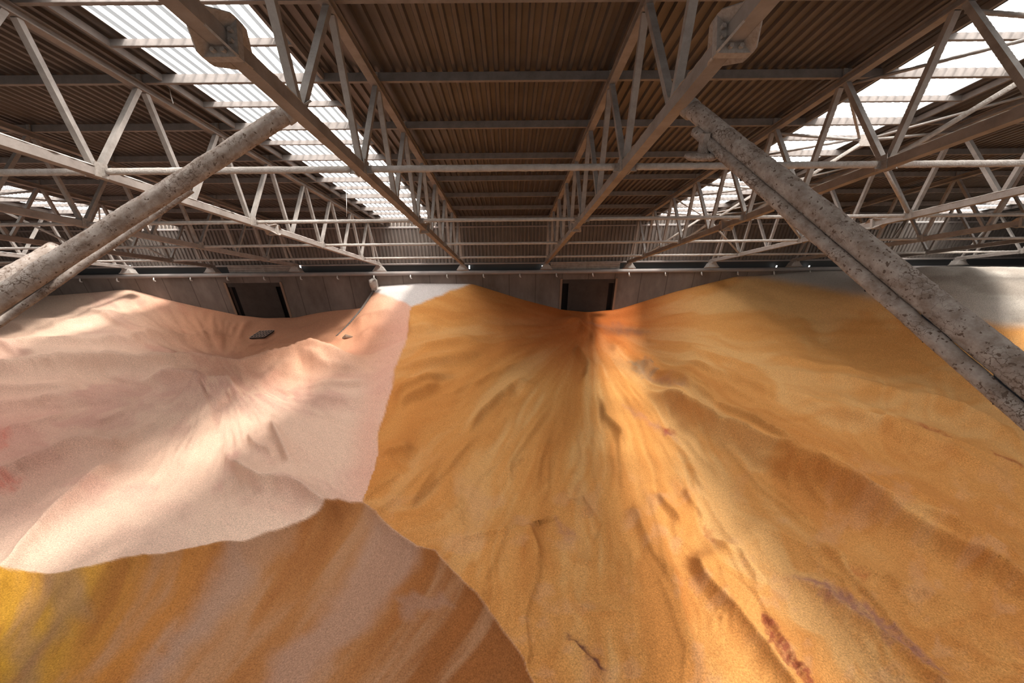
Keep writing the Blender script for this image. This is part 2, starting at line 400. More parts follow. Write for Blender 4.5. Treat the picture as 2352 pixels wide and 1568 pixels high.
S([(-100, 930), (120, 915), (240, 912)], 10, 22, 6, L)
S([(0, 985), (90, 972), (180, 945)], 8, 18, 5, L)
S([(700, 880), (800, 885), (870, 880)], 8, 18, 5, L)
S([(690, 830), (760, 850), (860, 845)], 9, 20, 6, L)
S([(700, 905), (800, 918), (880, 912)], 8, 20, 7, L)
S([(800, 740), (850, 720), (930, 700)], 7, 14, 5, L)
S([(810, 775), (860, 752), (925, 745)], 7, 14, 5, L)
rs_ = np.random.RandomState(12)
def rays(cx, cy, n, a0, a1, r0, r1, bend, mk):
    for k in range(n):
        a = math.radians(a0 + (a1 - a0) * (k + rs_.rand()) / n); s = r0 + (r1 - r0) * rs_.rand() ** 1.3; Lk = 140 + 420 * rs_.rand() * (s / r1 + .3)
        pts = []
        for j in range(5):
            r = s + Lk * j / 4; aa = a + bend * (j / 4.) * (rs_.rand() - .3)
            pts.append((cx + r * math.cos(aa), cy + r * math.sin(aa) * (.92 if mk is mO else .8)))
        if pts[-1][0] < pts[0][0]: pts = pts[::-1]
        S(pts, 2.0 + 3.6 * rs_.rand(), 18 + 26 * rs_.rand(), 2.5 + 2 * rs_.rand(), mk)
rays(1350, 755, 46, 6, 174, 110, 950, .10, mO); rays(1350, 755, 40, 8, 62, 260, 1000, .05, mO)
rays(520, 868, 34, 20, 215, 90, 520, .14, (1 - mO) * (1 - mB) * sstep(1110, 980, qy))
D *= 1 - .97 * np.exp(-(np.hypot(qx - 603, (qy - 771) * 1.6) / 42) ** 4)
D *= .12 + .88 * sstep(650, 740, qy + 25 * sstep(900, 300, qx))
D *= 1 - .8 * mG
# the undercut bank where the older layers show
D += -mB * (1 - np.exp(-np.clip(brown_sd, 0, None) / 70)) * 70 * mpp
D += np.exp(-(brown_sd / 10.0) ** 2) * 4 * mpp
# lumps
for lx, ly, lr, la in ((1330, 1120, 34, 8), (1045, 1180, 34, 7), (1475, 848, 26, 6), (1415, 810, 26, 7), (1650, 1420, 40, 8), (1640, 1540, 44, 9), (1110, 1055, 20, 5), (1420, 1330, 30, 5)):
    q = np.hypot(qx - lx, qy - ly) / lr
    D += la * np.exp(-q * q) * mpp * (1 + .9 * fbm(qx / 12, qy / 12, 3, 61))
# crumbly rubble in the crevice
rub = inside(wx_, wy_, [(1735, 1425), (1760, 1440), (1800, 1500), (1850, 1568), (1835, 1580), (1790, 1540), (1755, 1490)])
D += mask(rub, 6) * (np.abs(fbm(qx / 14, qy / 14, 3, 90)) * 22 - 8) * mpp
# fine relief everywhere
D += fbm(X2 * 2.2, F2 * 2.2, 4, 7) * .035
fine = fbm(X2 * 14, F2 * 14, 2, 8) * .006
D += fine
# keep the contact with the wall as laid out
D *= sstep(0.0, 2.2, FW - F2) * .97 + .03
s_, t_ = part_side(X2, F2)
D *= 1 - .9 * np.exp(-(s_ / .5) ** 2) * (t_ > -.05)
Pz = Z2 + D

# --- colours of the stored product (linear)
def lin(r, g, b):
    c = np.array([r, g, b]) / 255.0
    return np.where(c <= .04045, c / 12.92, ((c + .055) / 1.055) ** 2.4)
def mixc(A, c, m): return A * (1 - m[..., None]) + c * m[..., None]
C = np.zeros(X2.shape + (3,)) + lin(217, 182, 160)
v1 = fbm(qx / 160 + fL1 * 2, qy / 70, 3, 71)
C = mixc(C, lin(196, 150, 136), sstep(-.1, .6, v1) * .7)
pinkL = sstep(420, -40, qx) * sstep(850, 980, qy) * sstep(1330, 1150, qy)
C = mixc(C, lin(192, 134, 120), pinkL * .6)
C = mixc(C, lin(192, 126, 88), sstep(430, 150, np.hypot(qx - 640, (qy - 740) * 2.2)) * .75)        # orange tint by the left door
C = mixc(C, lin(214, 160, 140), sstep(60, 0, np.abs(orange_sd + 20)) * (orange_sd < 5) * .6)
C = mixc(C, lin(228, 198, 176), sstep(1050, 1250, qy) * .6)
C = mixc(C, lin(205, 185, 165), sstep(120, 0, np.hypot((qx - 60) / 2.2, qy - 690)) * .6)
# orange heap
O = np.zeros_like(C) + lin(205, 146, 84)
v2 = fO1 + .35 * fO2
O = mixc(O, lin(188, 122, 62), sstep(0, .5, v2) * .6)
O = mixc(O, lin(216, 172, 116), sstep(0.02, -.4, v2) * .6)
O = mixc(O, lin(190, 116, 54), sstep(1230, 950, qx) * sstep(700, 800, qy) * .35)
O = mixc(O, lin(160, 80, 36), sstep(340, 60, np.hypot(qx - 1340, (qy - 715) * 1.7)) * .85)  # red-brown product by the right door, darkened to paint in occlusion shade
pf = fbm(qx / 50, qy / 50, 4, 81)
O = mixc(O, lin(204, 156, 118), sstep(.05, .5, pf) * sstep(1000, 1200, qy) * .35)
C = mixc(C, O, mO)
def stain(poly, col, amt, w=8, sc=14):
    global C
    sd = inside(qx + 10 * fbm(qx / sc, qy / sc, 3, 91), qy + 10 * fbm(qx / sc, qy / sc, 3, 92), poly)
    C = mixc(C, col, mask(sd, w) * amt * (.55 + .45 * sstep(-.3, .3, fbm(qx / 9, qy / 9, 2, 93))))
red = lin(150, 60, 40); mauve = lin(160, 112, 100); greyb = lin(135, 115, 95)
stain([(1735, 1420), (1765, 1440), (1805, 1500), (1862, 1580), (1835, 1580), (1785, 1530), (1755, 1490)], lin(140, 72, 52), .85, 5)
stain([(1820, 1335), (1900, 1345), (1990, 1400), (2080, 1480), (2170, 1560), (2120, 1550), (2030, 1490), (1930, 1410)], mauve, .8, 8)
stain([(1520, 980), (1545, 985), (1550, 1002), (1525, 1000)], red, .8, 6)
stain([(1430, 930), (1520, 980), (1560, 1020), (1500, 985)], mauve, .5, 8)
stain([(2060, 984), (2150, 1004), (2190, 1022), (2120, 1008)], red, .6, 5)
stain([(2268, 1046), (2340, 1070), (2335, 1080), (2270, 1056)], red, .75, 4)
stain([(1448, 832), (1490, 830), (1510, 865), (1480, 872), (1455, 855)], greyb, .65, 5, 8)
stain([(1480, 860), (1560, 905), (1570, 925), (1500, 880)], mauve, .5, 8)
stain([(1350, 752), (1430, 744), (1500, 765), (1460, 770), (1390, 765)], lin(120, 85, 70), .55, 8)
stain([(1300, 1455), (1330, 1475), (1390, 1540), (1370, 1540), (1310, 1480)], lin(110, 70, 66), .85, 5)
stain([(1620, 1205), (1635, 1215), (1640, 1260), (1618, 1240)], lin(165, 88, 52), .6, 8)
stain([(1940, 1320), (1985, 1330), (1970, 1350)], lin(176, 96, 60), .6, 9)
stain([(1280, 1190), (1330, 1230), (1310, 1250), (1275, 1215)], mauve, .45, 10)
stain([(-100, 1000), (30, 990), (20, 1030), (-100, 1050)], lin(196, 100, 84), .6, 14)
stain([(-100, 1095), (60, 1100), (30, 1130), (-100, 1140)], lin(196, 100, 84), .6, 12)
# layers in the cut bank; their dark browns also carry the slope's shade
Bc = np.zeros_like(C) + lin(165, 112, 68)
Bc = mixc(Bc, lin(190, 142, 52), sstep(430, 60, qx + .55 * (qy - 1320)) * .95)
Bc = mixc(Bc, lin(180, 118, 56), sstep(160, 20, np.abs(qx + .8 * (qy - 1243) - 420)) * .7)
Bc = mixc(Bc, lin(140, 86, 46), sstep(820, 1050, qx + .3 * (qy - 1300)) * .8)
strk = fbm((qx + .85 * (qy - 1243)) / 60, (qy - .5 * qx) / 420, 4, 101)
Bc = mixc(Bc, lin(174, 132, 100), sstep(.0, .5, strk) * .7)
Bc = mixc(Bc, lin(152, 94, 50), sstep(.0, -.5, strk) * .6)
def layer(poly, col, amt, w=16):
    global Bc
    sd = inside(qx + 26 * fbm(qx / 70, qy / 70, 4, 111), qy + 26 * fbm(qx / 70, qy / 70, 4, 112), poly)
    Bc = mixc(Bc, col, mask(sd, w) * amt)
gl = lin(164, 132, 114)
layer([(118, 1300), (190, 1290), (190, 1372), (125, 1392), (70, 1470), (10, 1590), (-70, 1590), (0, 1500), (70, 1410)], lin(150, 118, 92), .6, 22)
layer([(545, 1225), (620, 1210), (580, 1300), (500, 1370), (400, 1460), (290, 1600), (230, 1600), (340, 1450), (440, 1345)], gl, .7, 24)
layer([(850, 1180), (975, 1240), (910, 1330), (810, 1420), (740, 1510), (640, 1600), (540, 1600), (620, 1470), (740, 1350), (815, 1275)], lin(170, 134, 114), .8, 26)
layer([(560, 1240), (640, 1200), (720, 1180), (640, 1260), (560, 1300)], lin(165, 122, 92), .7, 14)
layer([(910, 1350), (960, 1345), (1010, 1350), (1040, 1385), (980, 1375), (930, 1385)], lin(158, 118, 96), .75, 10)
layer([(915, 1375), (955, 1370), (950, 1400), (920, 1400)], lin(158, 118, 96), .6, 10)
C = mixc(C, Bc, mB)
Wc = np.zeros_like(C) + lin(205, 196, 192)
C = mixc(C, Wc, mW)
Gc = np.zeros_like(C) + lin(184, 175, 165)
Gc = mixc(Gc, lin(140, 128, 117), sstep(-.1, .4, fbm(qx / 120, qy / 22, 3, 121)) * .6)
C = mixc(C, Gc, mG)
C = C * (1 + .03 * fbm(X2 * 25, F2 * 25, 1, 131))[..., None]

def grid_mesh(name, P, C, m):
    nr, nc = P.shape[:2]
    me = bpy.data.meshes.new(name); me.vertices.add(nr * nc); me.vertices.foreach_set('co', P.reshape(-1).astype(np.float32))
    i = np.arange(nr * nc).reshape(nr, nc)
    q = np.stack([i[:-1, :-1], i[1:, :-1], i[1:, 1:], i[:-1, 1:]], -1).reshape(-1, 4)
    me.loops.add(q.size); me.loops.foreach_set('vertex_index', q.reshape(-1).astype(np.int32))
    me.polygons.add(len(q)); me.polygons.foreach_set('loop_start', (np.arange(len(q)) * 4).astype(np.int32))
    me.polygons.foreach_set('loop_total', np.full(len(q), 4, np.int32)); me.polygons.foreach_set('use_smooth', np.ones(len(q), bool))
    me.update(); me.validate()
    ca = me.color_attributes.new('product', 'FLOAT_COLOR', 'POINT')
    ca.data.foreach_set('color', np.concatenate([C, np.ones(C.shape[:2] + (1,))], -1).reshape(-1).astype(np.float32))
    me.materials.append(m); return me

def grain_mat():
    m = bpy.data.materials.new('granular_product'); m.use_nodes = True; nt = m.node_tree; L = nt.links
    b = nt.nodes['Principled BSDF']; b.inputs['Roughness'].default_value = .95; b.inputs['Specular IOR Level'].default_value = .08
    at = nt.nodes.new('ShaderNodeAttribute'); at.attribute_name = 'product'
    g = nt.nodes.new('ShaderNodeNewGeometry')
    n = nt.nodes.new('ShaderNodeTexNoise'); n.inputs['Scale'].default_value = 30; n.inputs['Detail'].default_value = 4; n.inputs['Roughness'].default_value = .8
    L.new(g.outputs['Position'], n.inputs['Vector'])
    mr = nt.nodes.new('ShaderNodeMapRange'); mr.inputs['From Min'].default_value = .3; mr.inputs['From Max'].default_value = .7
    mr.inputs['To Min'].default_value = .58; mr.inputs['To Max'].default_value = 1.42; L.new(n.outputs['Fac'], mr.inputs['Value'])
    mu = nt.nodes.new('ShaderNodeVectorMath'); mu.operation = 'SCALE'; L.new(at.outputs['Color'], mu.inputs[0]); L.new(mr.outputs['Result'], mu.inputs['Scale'])
    L.new(mu.outputs[0], b.inputs['Base Color'])
    bp = nt.nodes.new('ShaderNodeBump'); bp.inputs['Strength'].default_value = .5; bp.inputs['Distance'].default_value = .02
    L.new(n.outputs['Fac'], bp.inputs['Height']); L.new(bp.outputs['Normal'], b.inputs['Normal'])
    return m
M['grain'] = grain_mat()
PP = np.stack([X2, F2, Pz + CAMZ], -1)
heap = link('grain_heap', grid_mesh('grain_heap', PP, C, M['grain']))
tag(heap, 'vast rippled heap of loose pink, orange and whitish granular product banked against the concrete wall', 'grain heap', kind='stuff')
def heap_z(x, f):
    r = np.argmin(np.abs(Frow - f)); c = np.argmin(np.abs(X2[r] - x)); return float(Pz[r, c] + CAMZ)
def heap_at(px, py):
    k = np.argmin(np.hypot(qx - px, qy - py)); return PP.reshape(-1, 3)[k].copy()

# ------------------------------------------------------------------ shell
D0, D1 = -10.0, 28.75
XL, XR = -57.33, 56.67
def corrugated(x0, x1, d0, d1, h, pitch=.265, dep=.075, flip=1):
    vs = []; fs = []; n = int(round((x1 - x0) / pitch)); xs = []
    for i in range(n):
        a = x0 + (x1 - x0) * i / n; p = (x1 - x0) / n
        xs += [(a, 0), (a + p * .30, 0), (a + p * .42, 1), (a + p * .88, 1)]
    xs.append((x1, 0))
    for d in (d0, d1):
        for x, k in xs: vs.append((x, d, h + k * dep * flip))
    m = len(xs)
    for i in range(m - 1): fs.append((i, i + 1, m + i + 1, m + i))
    return vs, fs
SKY = [(-26.7, -23.4), (-8.4, -5.1), (10.1, 12.9), (28.6, 31.4)]
edges = [XL]
for a, b in SKY: edges += [a, b]
edges.append(XR)
for i in range(0, len(edges), 2):
    mb = MB(); mb.add(*corrugated(edges[i], edges[i + 1], D0, D1, HS))
    o = mb.build('ceiling', M['sheet'], matrix=ROOFM); tag(o, kind='structure')
names = ['far left', 'left', 'right', 'far right']
for k, (a, b) in enumerate(SKY):
    mb = MB(); mb.add(*corrugated(a, b, D0, D1 - .4, HS + .012))
    o = mb.build('window_%d' % (k + 1), M['sky_l'], matrix=ROOFM); o.data.materials.append(M['sky_rib'])
    for f in o.data.polygons:
        if abs(f.normal.z) < .93: f.material_index = 1
    tag(o, 'long translucent corrugated skylight strip, %s of the four' % names[k], kind='structure')

# corrugated wall above the concrete, standing panels
zc0 = CAMZ - 9.1
top_d = (FC - HS * N[1]) / U[1]; ztop = RP(0, top_d, HS)[2] + .1
vs, fs = corrugated(XL, XR, 0, 1, 0)
vs = [(x, FC - h, zc0 + d * (ztop - zc0)) for x, d, h in vs]
o = MB().add(vs, fs).build('wall_back_upper', M['wallsheet']); tag(o, kind='structure')
o = MB().box(XL, XR, FC + .08, FC + .14, CAMZ - 10.2, zc0 + .1).build('trim_1', M['strip']); tag(o, 'dark strip under the wall sheeting', kind='structure')
o = MB().box(XL, XR, FC - .16, FC - .04, zc0 - .02, zc0 + .07).build('trim_2', M['beam']); tag(o, 'thin pale rail along the foot of the wall sheeting', kind='structure')
o = MB().box(XL, XR, FC - .12, FC - .04, RP(0, top_d, HS)[2] - .32, RP(0, top_d, HS)[2] - .22).build('trim_3', M['beam']); tag(o, 'rail along the head of the wall sheeting', kind='structure')
# concrete wall with two door openings
ZT = CAMZ - 9.85
doors = []
for (pl, pr) in ((516, 640), (1292, 1414)):
    doors.append((on_F(pl, 641, FW)[0], on_F(pr, 641, FW)[0]))
zdt = CAMZ - 10.32
mb = MB(); xs = [XL, doors[0][0], doors[0][1], doors[1][0], doors[1][1], XR]
for i in (0, 2, 4): mb.box(xs[i], xs[i + 1], FW, FW + .4, 0, ZT)
for i in (1, 3): mb.box(xs[i], xs[i + 1], FW, FW + .4, zdt, ZT)
o = mb.build('wall_back', M['concrete']); tag(o, kind='structure')
for k, (a, b) in enumerate(doors):
    e = empty('door_%d' % (k + 1), T(a, FW, 0)); tag(e, 'tall doorway %s, dark panel between black gaps' % ('behind the pink heap' if k == 0 else 'behind the orange heap'), kind='structure')
    MB().box(0, b - a, .36, .39, 0, zdt).build('recess', M['dark'], e)
    MB().box(.50, b - a - .45, .05, .12, 0, zdt - .02).build('door_panel', M['door'], e)
    MB().box(.04, b - a - .04, .0, .05, zdt - .32, zdt).build('header', M['door'], e)
    for s in (0, 1):
        x = 0 if s == 0 else b - a
        MB().box(x - .16, x + .0 if s == 0 else x + .16, -.07, .1, 0, zdt + .08).build('jamb', M['jamb'], e) if s == 0 else MB().box(x, x + .16, -.07, .1, 0, zdt + .08).build('jamb', M['jamb'], e)
o = MB().box(XL - .4, XL, -3, 29, 0, 22).build('wall_left', M['wallsheet']); tag(o, kind='structure')
o = MB().box(XR, XR + .4, -3, 29, 0, 22).build('wall_right', M['wallsheet']); tag(o, kind='structure')
o = MB().box(XL, XR, -8, 29, -.3, 0).build('floor', M['concrete']); tag(o, kind='structure')

# eave pipe beam with hanging brackets
zb = CAMZ - 9.68
e = empty('eave_beam', T(0, FW - .05, zb)); tag(e, 'long rounded grey beam capping the concrete wall', 'beam')
mb = MB(); mb.tube([(XL + .3, 0, 0), (XR - .3, 0, 0)], .15, 16); mb.build('beam_pipe', M['beam'], e, True)
hook = MB(); hook.tube([(0, -.12, -.08), (0, -.2, -.2), (.03, -.24, -.32)], [.035, .05, .04], 8); hook.tube([(-.02, -.2, -.28), (.1, -.2, -.34)], .03, 6)
hm = hook.mesh('bracket', M['pale'], True)
x = -40.0
while x < 40:
    link('bracket', hm, e, T(x, 0, 0)); x += 2.72
# louvres
for (a, b, lab) in ((-20.9, -15.7, 'grey slatted panel above the left doorway'), (3.1, 8.3, 'grey slatted panel above the right doorway')):
    e = empty('louver_panel', T(a, FC - .22, CAMZ - 9.62)); tag(e, lab, 'louver')
    for k in range(5): MB().bar((0, 0, k * .135 + .05), (b - a, 0, k * .135 + .05), .04, .115, (0, -.35, 1)).build('slat', M['steel'], e)
    MB().box((b - a) / 2 - .02, (b - a) / 2 + .02, -.03, .03, 0, .68).build('mullion', M['steel'], e)

# concrete partition between the bays
zw = heap_z(PA[0] + .1, FW - .3)
mb = MB(); n = 24; vs = []
for i in range(n + 1):
    t = i / n; x = PE[0] + (PA[0] - PE[0]) * t; f = PE[1] + (PA[1] - .15 - PE[1]) * t
    zt_ = heap_z(x + .16, f) - .03
    vs += [(x - .13, f, 0.2), (x + .0, f, .2), (x + .0, f, zt_), (x - .13, f, zt_)]
fs = [(0, 1, 2, 3), (4 * n + 3, 4 * n + 2, 4 * n + 1, 4 * n)]
for i in range(n):
    for k in range(4): fs.append((4 * i + k, 4 * i + (k + 1) % 4, 4 * i + 4 + (k + 1) % 4, 4 * i + 4 + k))
o = mb.add(vs, fs).build('partition_wall', M['concrete']); tag(o, 'thin concrete divider running out from the wall, buried in pink product on its right', 'wall')
px_ = PA[0] - .1
e = empty('buttress', T(px_, FW - .35, 0)); tag(e, 'short pale concrete post with a rounded head under the eave beam', 'post')
MB().bar((0, .3, 1.0), (0, .1, CAMZ - 10.15), .42, .5, (0, 1, 0)).build('post', M['dust'], e)
mb = MB(); mb.tube([(0, -.1, CAMZ - 10.55), (0, -.1, CAMZ - 10.3), (0, -.08, CAMZ - 10.02), (0, -.05, CAMZ - 9.92)], [.27, .30, .28, .12], 14); mb.build('cap', M['dust'], e, True)
# buried block at the near end of the divider
pe = heap_at(800, 775)
mb = MB(); mb.tube([pe + np.array([-.3, .0, .0]), pe + np.array([-.1, .05, .12]), pe + np.array([.3, .12, .03])], [.1, .16, .06], 7); mb.build('rubble_lump', M['jamb'])
tag(bpy.data.objects['rubble_lump'], 'small dark lump poking out at the near tip of the concrete divider', 'rubble')
# floor grate
g0, g1, g2 = heap_at(593, 771), heap_at(620, 771), heap_at(603, 763)
gc = heap_at(604, 771); zf = [heap_z(gc[0], gc[1] + q) for q in (-.7, .7)]; gx = np.array([1.0, 0, 0]); gy = np.array([0, 1.4, zf[1] - zf[0]]); gy /= np.linalg.norm(gy); zx = [heap_z(gc[0] + q, gc[1]) for q in (-.6, .6)]; gx = np.array([1.2, 0, zx[1] - zx[0]]); gx /= np.linalg.norm(gx)
gn = np.cross(gx, gy); gn /= np.linalg.norm(gn); gy = np.cross(gn, gx)
GM = Matrix(((gx[0], gy[0], gn[0], gc[0]), (gx[1], gy[1], gn[1], gc[1]), (gx[2], gy[2], gn[2], gc[2] + .12), (0, 0, 0, 1)))
e = empty('steel_grate', GM); tag(e, 'small black square steel grate lying on the pink heap below the left doorway', 'grate')
gw, gh = .52, .62
MB().box(-gw, gw, -gh, gh, -.04, .03).build('shaded_pit_slab', M['grate'], e)  # near-black slab painting the shade of the hollow below the bars
for k in range(6): MB().bar((-gw + 2 * gw * k / 5, -gh, .05), (-gw + 2 * gw * k / 5, gh, .05), .022, .03).build('bar', M['gratebar'], e)
for k in range(5): MB().bar((-gw, -gh + 2 * gh * k / 4, .052), (gw, -gh + 2 * gh * k / 4, .052), .022, .03).build('bar', M['gratebar'], e)

# ------------------------------------------------------------------ trusses  (local frame: x, d, h)
P_ = 2.65
bn = [9.25 + P_ * k for k in range(-5, 8)]
tn = [7.93 + P_ * k for k in range(-5, 8)]
DE = 28.85
def wavy_strip(x0, x1, d0, d1, h, amp, seed):
    rs = np.random.RandomState(seed); n = int((d1 - d0) / .12); vs = []
    for i in range(n + 1):
        d = d0 + (d1 - d0) * i / n
        a = amp * (.5 + .5 * rs.rand()); b = amp * (.5 + .5 * rs.rand()); o = .012 * rs.randn()
        vs += [(x0 - abs(o), d, h - .005), (x0 + .02, d, h + a), (x1 - .02, d, h + b), (x1 + abs(o), d, h - .005)]
    fs = [(0, 1, 2, 3), (4 * n + 3, 4 * n + 2, 4 * n + 1, 4 * n)]
    for i in range(n):
        for k in range(4): fs.append((4 * i + k, 4 * i + (k + 1) % 4, 4 * i + 4 + (k + 1) % 4, 4 * i + 4 + k))
    return vs, fs
def make_truss():
    root = empty('roof_truss')
    CW = .20
    MB().bar((0, D0 + .2, HB), (0, DE, HB), CW, .2, (0, 0, 1)).build('bottom_chord', M['chord'], root)
    # top chord: I section
    mb = MB(); a, b = D0 + .2, tn[-1] + .15
    mb.bar((0, a, HT + .08), (0, b, HT + .08), .2, .03); mb.bar((0, a, HT - .08), (0, b, HT - .08), .2, .03); mb.bar((0, a, HT), (0, b, HT), .05, .16)
    mb.build('top_chord', M['chord'], root)
    MB().add(*wavy_strip(-.1, .1, D0 + .3, DE - .1, HB + .1, .03, 3)).build('dust_crust', M['dust'], root)
    for k in range(len(bn)):
        if tn[k] < bn[k]:
            MB().bar((0, tn[k] + .1, HT - .09), (0, bn[k] - .07, HB + .1), .11, .13, (1, 0, 0)).build('diagonal_brace', M['steel'], root)
        if k + 1 < len(tn):
            MB().bar((0, bn[k] + .07, HB + .1), (0, tn[k + 1] - .1, HT - .09), .11, .13, (1, 0, 0)).build('diagonal_brace', M['steel'], root)
    MB().bar((0, tn[-1] + .08, HT + .05), (0, DE - .3, HB + .05), .09, .1, (1, 0, 0)).build('end_post', M['steel'], root)
    for k in range(len(bn)):
        if k % 2 == 1:
            mb = MB()
            for s in (-1, 1): mb.box(s * .11 - .012, s * .11 + .012, bn[k] - .14, bn[k] + .14, HB - .12, HB + .2)
            mb.build('gusset_plate', M['bolt'], root)
    # bolted splices: four stiffened plates round the chord
    for sd in (4.9, 15.9):
        q = .215 if sd < 8 else .2
        sp = MB().box(-q, q, sd - .05, sd + .05, HB - q, HB + q).build('splice_flange', M['bolt'], root)
        for s in (-1, 1):
            for (dx, dz) in ((1, 1), (1, -1), (-1, 1), (-1, -1)):
                p0 = np.array([dx * .095, sd + s * .05, HB + dz * .095]); p1 = np.array([dx * q, sd + s * .05, HB + dz * q]); p2 = np.array([dx * .095, sd + s * .40, HB + dz * .095]); p3 = np.array([dx * q * .97, sd + s * .13, HB + dz * q * .97])
                off = np.array([dx, 0, -dz]) * .009
                MB().add([p0 - off, p1 - off, p3 - off, p2 - off, p0 + off, p1 + off, p3 + off, p2 + off], [(0, 1, 2, 3), (7, 6, 5, 4), (0, 4, 5, 1), (1, 5, 6, 2), (2, 6, 7, 3), (3, 7, 4, 0)]).build('stiffener', M['bolt'], sp)
        if sd < 8:
            for (bx, bz) in ((-.155, -.05), (-.155, .06), (.155, -.05), (.155, .06), (-.06, -.155), (.06, -.155)):
                MB().tube([(bx, sd - .05, HB + bz), (bx, sd - .10, HB + bz)], .028, 6).build('bolt', M['bolt'], sp)
    # bearing shoe on the wall head
    mb = MB(); mb.bar((0, DE - .55, HB - .1), (0, DE + .05, HB - .1), .3, .1)
    mb.add([(-.4, DE - .45, HB - .42), (.4, DE - .45, HB - .42), (.4, DE + .1, HB - .42), (-.4, DE + .1, HB - .42), (-.2, DE - .45, HB - .13), (.2, DE - .45, HB - .13), (.2, DE + .1, HB - .13), (-.2, DE + .1, HB - .13)],
           [(0, 1, 2, 3), (4, 5, 6, 7), (0, 1, 5, 4), (1, 2, 6, 5), (2, 3, 7, 6), (3, 0, 4, 7)])
    mb.box(-.42, .42, DE - .5, DE + .14, HB - .47, HB - .43)
    mb.build('bearing_shoe', M['steel'], root)
    return root
proto = make_truss()
ordn = ['first', 'second', 'third', 'fourth', 'fifth', 'sixth', 'seventh', 'eighth', 'ninth']
TX = {}
for i in range(-8, 10):
    x = X0 + BAY * i
    o = proto if i == 0 else copy_tree(proto)
    o.matrix_world = ROOFM @ T(x, 0, 0); TX[i] = x
    if i == 0: lab = 'steel roof truss left of the central bay, carrying the left dust-caked tube'
    elif i == 1: lab = 'steel roof truss right of the central bay, where the right dust-caked double tube starts'
    elif i < 0: lab = 'dusty steel roof truss, %s to the left of the one holding the left tube' % ordn[-i - 1]
    else: lab = 'dusty steel roof truss, %s to the right of the one holding the right tube' % ordn[i - 2]
    tag(o, lab, 'roof truss', 'parallel steel roof trusses')
# small daylight slits beside shoes
for n_, px in enumerate((1078, 1246, 1633, 1783, 1858, 2206, 300, 690)):
    p = on_F(px, 613, FC - .2)
    o = MB().box(p[0] - .045, p[0] + .045, FC - .21, FC - .19, p[2] - .14, p[2] + .12).build('window_%d' % (5 + n_), M['gap']); tag(o, 'bright daylight slit beside a truss foot', kind='structure')

# ------------------------------------------------------------------ purlins
hp = HT + .1 + .11
for k, d in enumerate(tn):
    e = empty('roof_purlin', ROOFM @ T(0, d, hp)); nfe = len(tn) - k
    tag(e, 'long horizontal steel purlin across the whole roof, %s one up from the eave' % (ordn + ['tenth', 'eleventh', 'twelfth', 'thirteenth'])[nfe - 1], 'purlin', 'long roof purlins')
    mb = MB(); a, b = XL + .2, XR - .2
    mb.bar((a, 0, 0), (b, 0, 0), .015, .20); mb.bar((a, .04, .1), (b, .04, .1), .09, .014); mb.bar((a, .04, -.1), (b, .04, -.1), .09, .014)
    mb.build('channel', M['purlin'], e)
    cl = MB(); cl.box(-.05, .05, -.06, -.02, -.12, .09); cm = cl.mesh('cleat', M['bolt'])
    for i in TX: link('cleat', cm, e, T(TX[i], 0, 0))
slab = ['far left', 'left', 'right', 'far right']
for j, (a, b) in enumerate(SKY):
    for k in range(len(tn)):
        d = tn[k] + P_ / 2
        if d > 27: continue
        mb = MB(); mb.bar((a - .35, d, hp + .03), (b + .35, d, hp + .03), .015, .14); mb.bar((a - .35, d + .03, hp - .04), (b + .35, d + .03, hp - .04), .07, .014)
        o = mb.build('short_purlin', M['purlin'], matrix=ROOFM)
        nf = len(tn) - 1 - k
        tag(o, 'short steel crosspiece under the %s skylight strip, %s up from the eave' % (slab[j], (ordn + ['tenth', 'eleventh', 'twelfth', 'thirteenth'])[max(nf - 1, 0)]), 'purlin', 'short purlins under the skylights')
    for s, x in ((0, a - .4), (1, b + .4)):
        mb = MB(); mb.bar((x, D0 + .1, hp + .02), (x, D1 - .6, hp + .02), .07, .16)
        o = mb.build('skylight_trimmer', M['purlin'], matrix=ROOFM)
        tag(o, 'long sloping trimmer along the %s edge of the %s skylight strip' % ('left' if s == 0 else 'right', slab[j]), 'trimmer')

# ------------------------------------------------------------------ tie rods between bottom chords
for r_, d in enumerate((9.25, 14.55, 19.85, 25.15)):
    e = empty('tie_rod', ROOFM @ T(0, d, HB)); tag(e, 'dusty horizontal pipe tie joining the truss lower chords, %s row from the camera' % ordn[r_], 'tie rod', 'pipe ties between the trusses')
    R = .065 if r_ == 0 else .055
    ks = sorted(TX); L_ = BAY - .5
    vs = []; seg = 12; n = 60; rs = np.random.RandomState(r_ + 5)
    nn = fbm(np.linspace(0, 60, n + 1)[:, None] + 0 * np.arange(seg)[None], np.arange(seg)[None] * .8 + 0 * np.linspace(0, 1, n + 1)[:, None], 3, r_)
    for i in range(n + 1):
        for k in range(seg):
            t = 2 * math.pi * k / seg; up = max(0, math.sin(t)); rr = R * (1 + .35 * up + .14 * nn[i, k])
            vs.append((.25 + L_ * i / n, rr * math.cos(t), rr * math.sin(t)))
    fs = [(i * seg + k, i * seg + (k + 1) % seg, (i + 1) * seg + (k + 1) % seg, (i + 1) * seg + k) for i in range(n) for k in range(seg)]
    fs += [tuple(range(seg)), tuple(n * seg + k for k in range(seg))]
    me = MB().add(vs, fs).mesh('rod', M['dust'], True)
    cm = MB().box(.10, .27, -.012, .012, -.09, .09).mesh('end_plate', M['bolt'])
    for i in ks[:-1]:
        link('rod', me, e, T(TX[i], 0, 0))
        for s in (0, 1):
            link('end_plate', cm, e, T(TX[i], 0, 0) if s == 0 else T(TX[i] + BAY - .37, 0, 0))

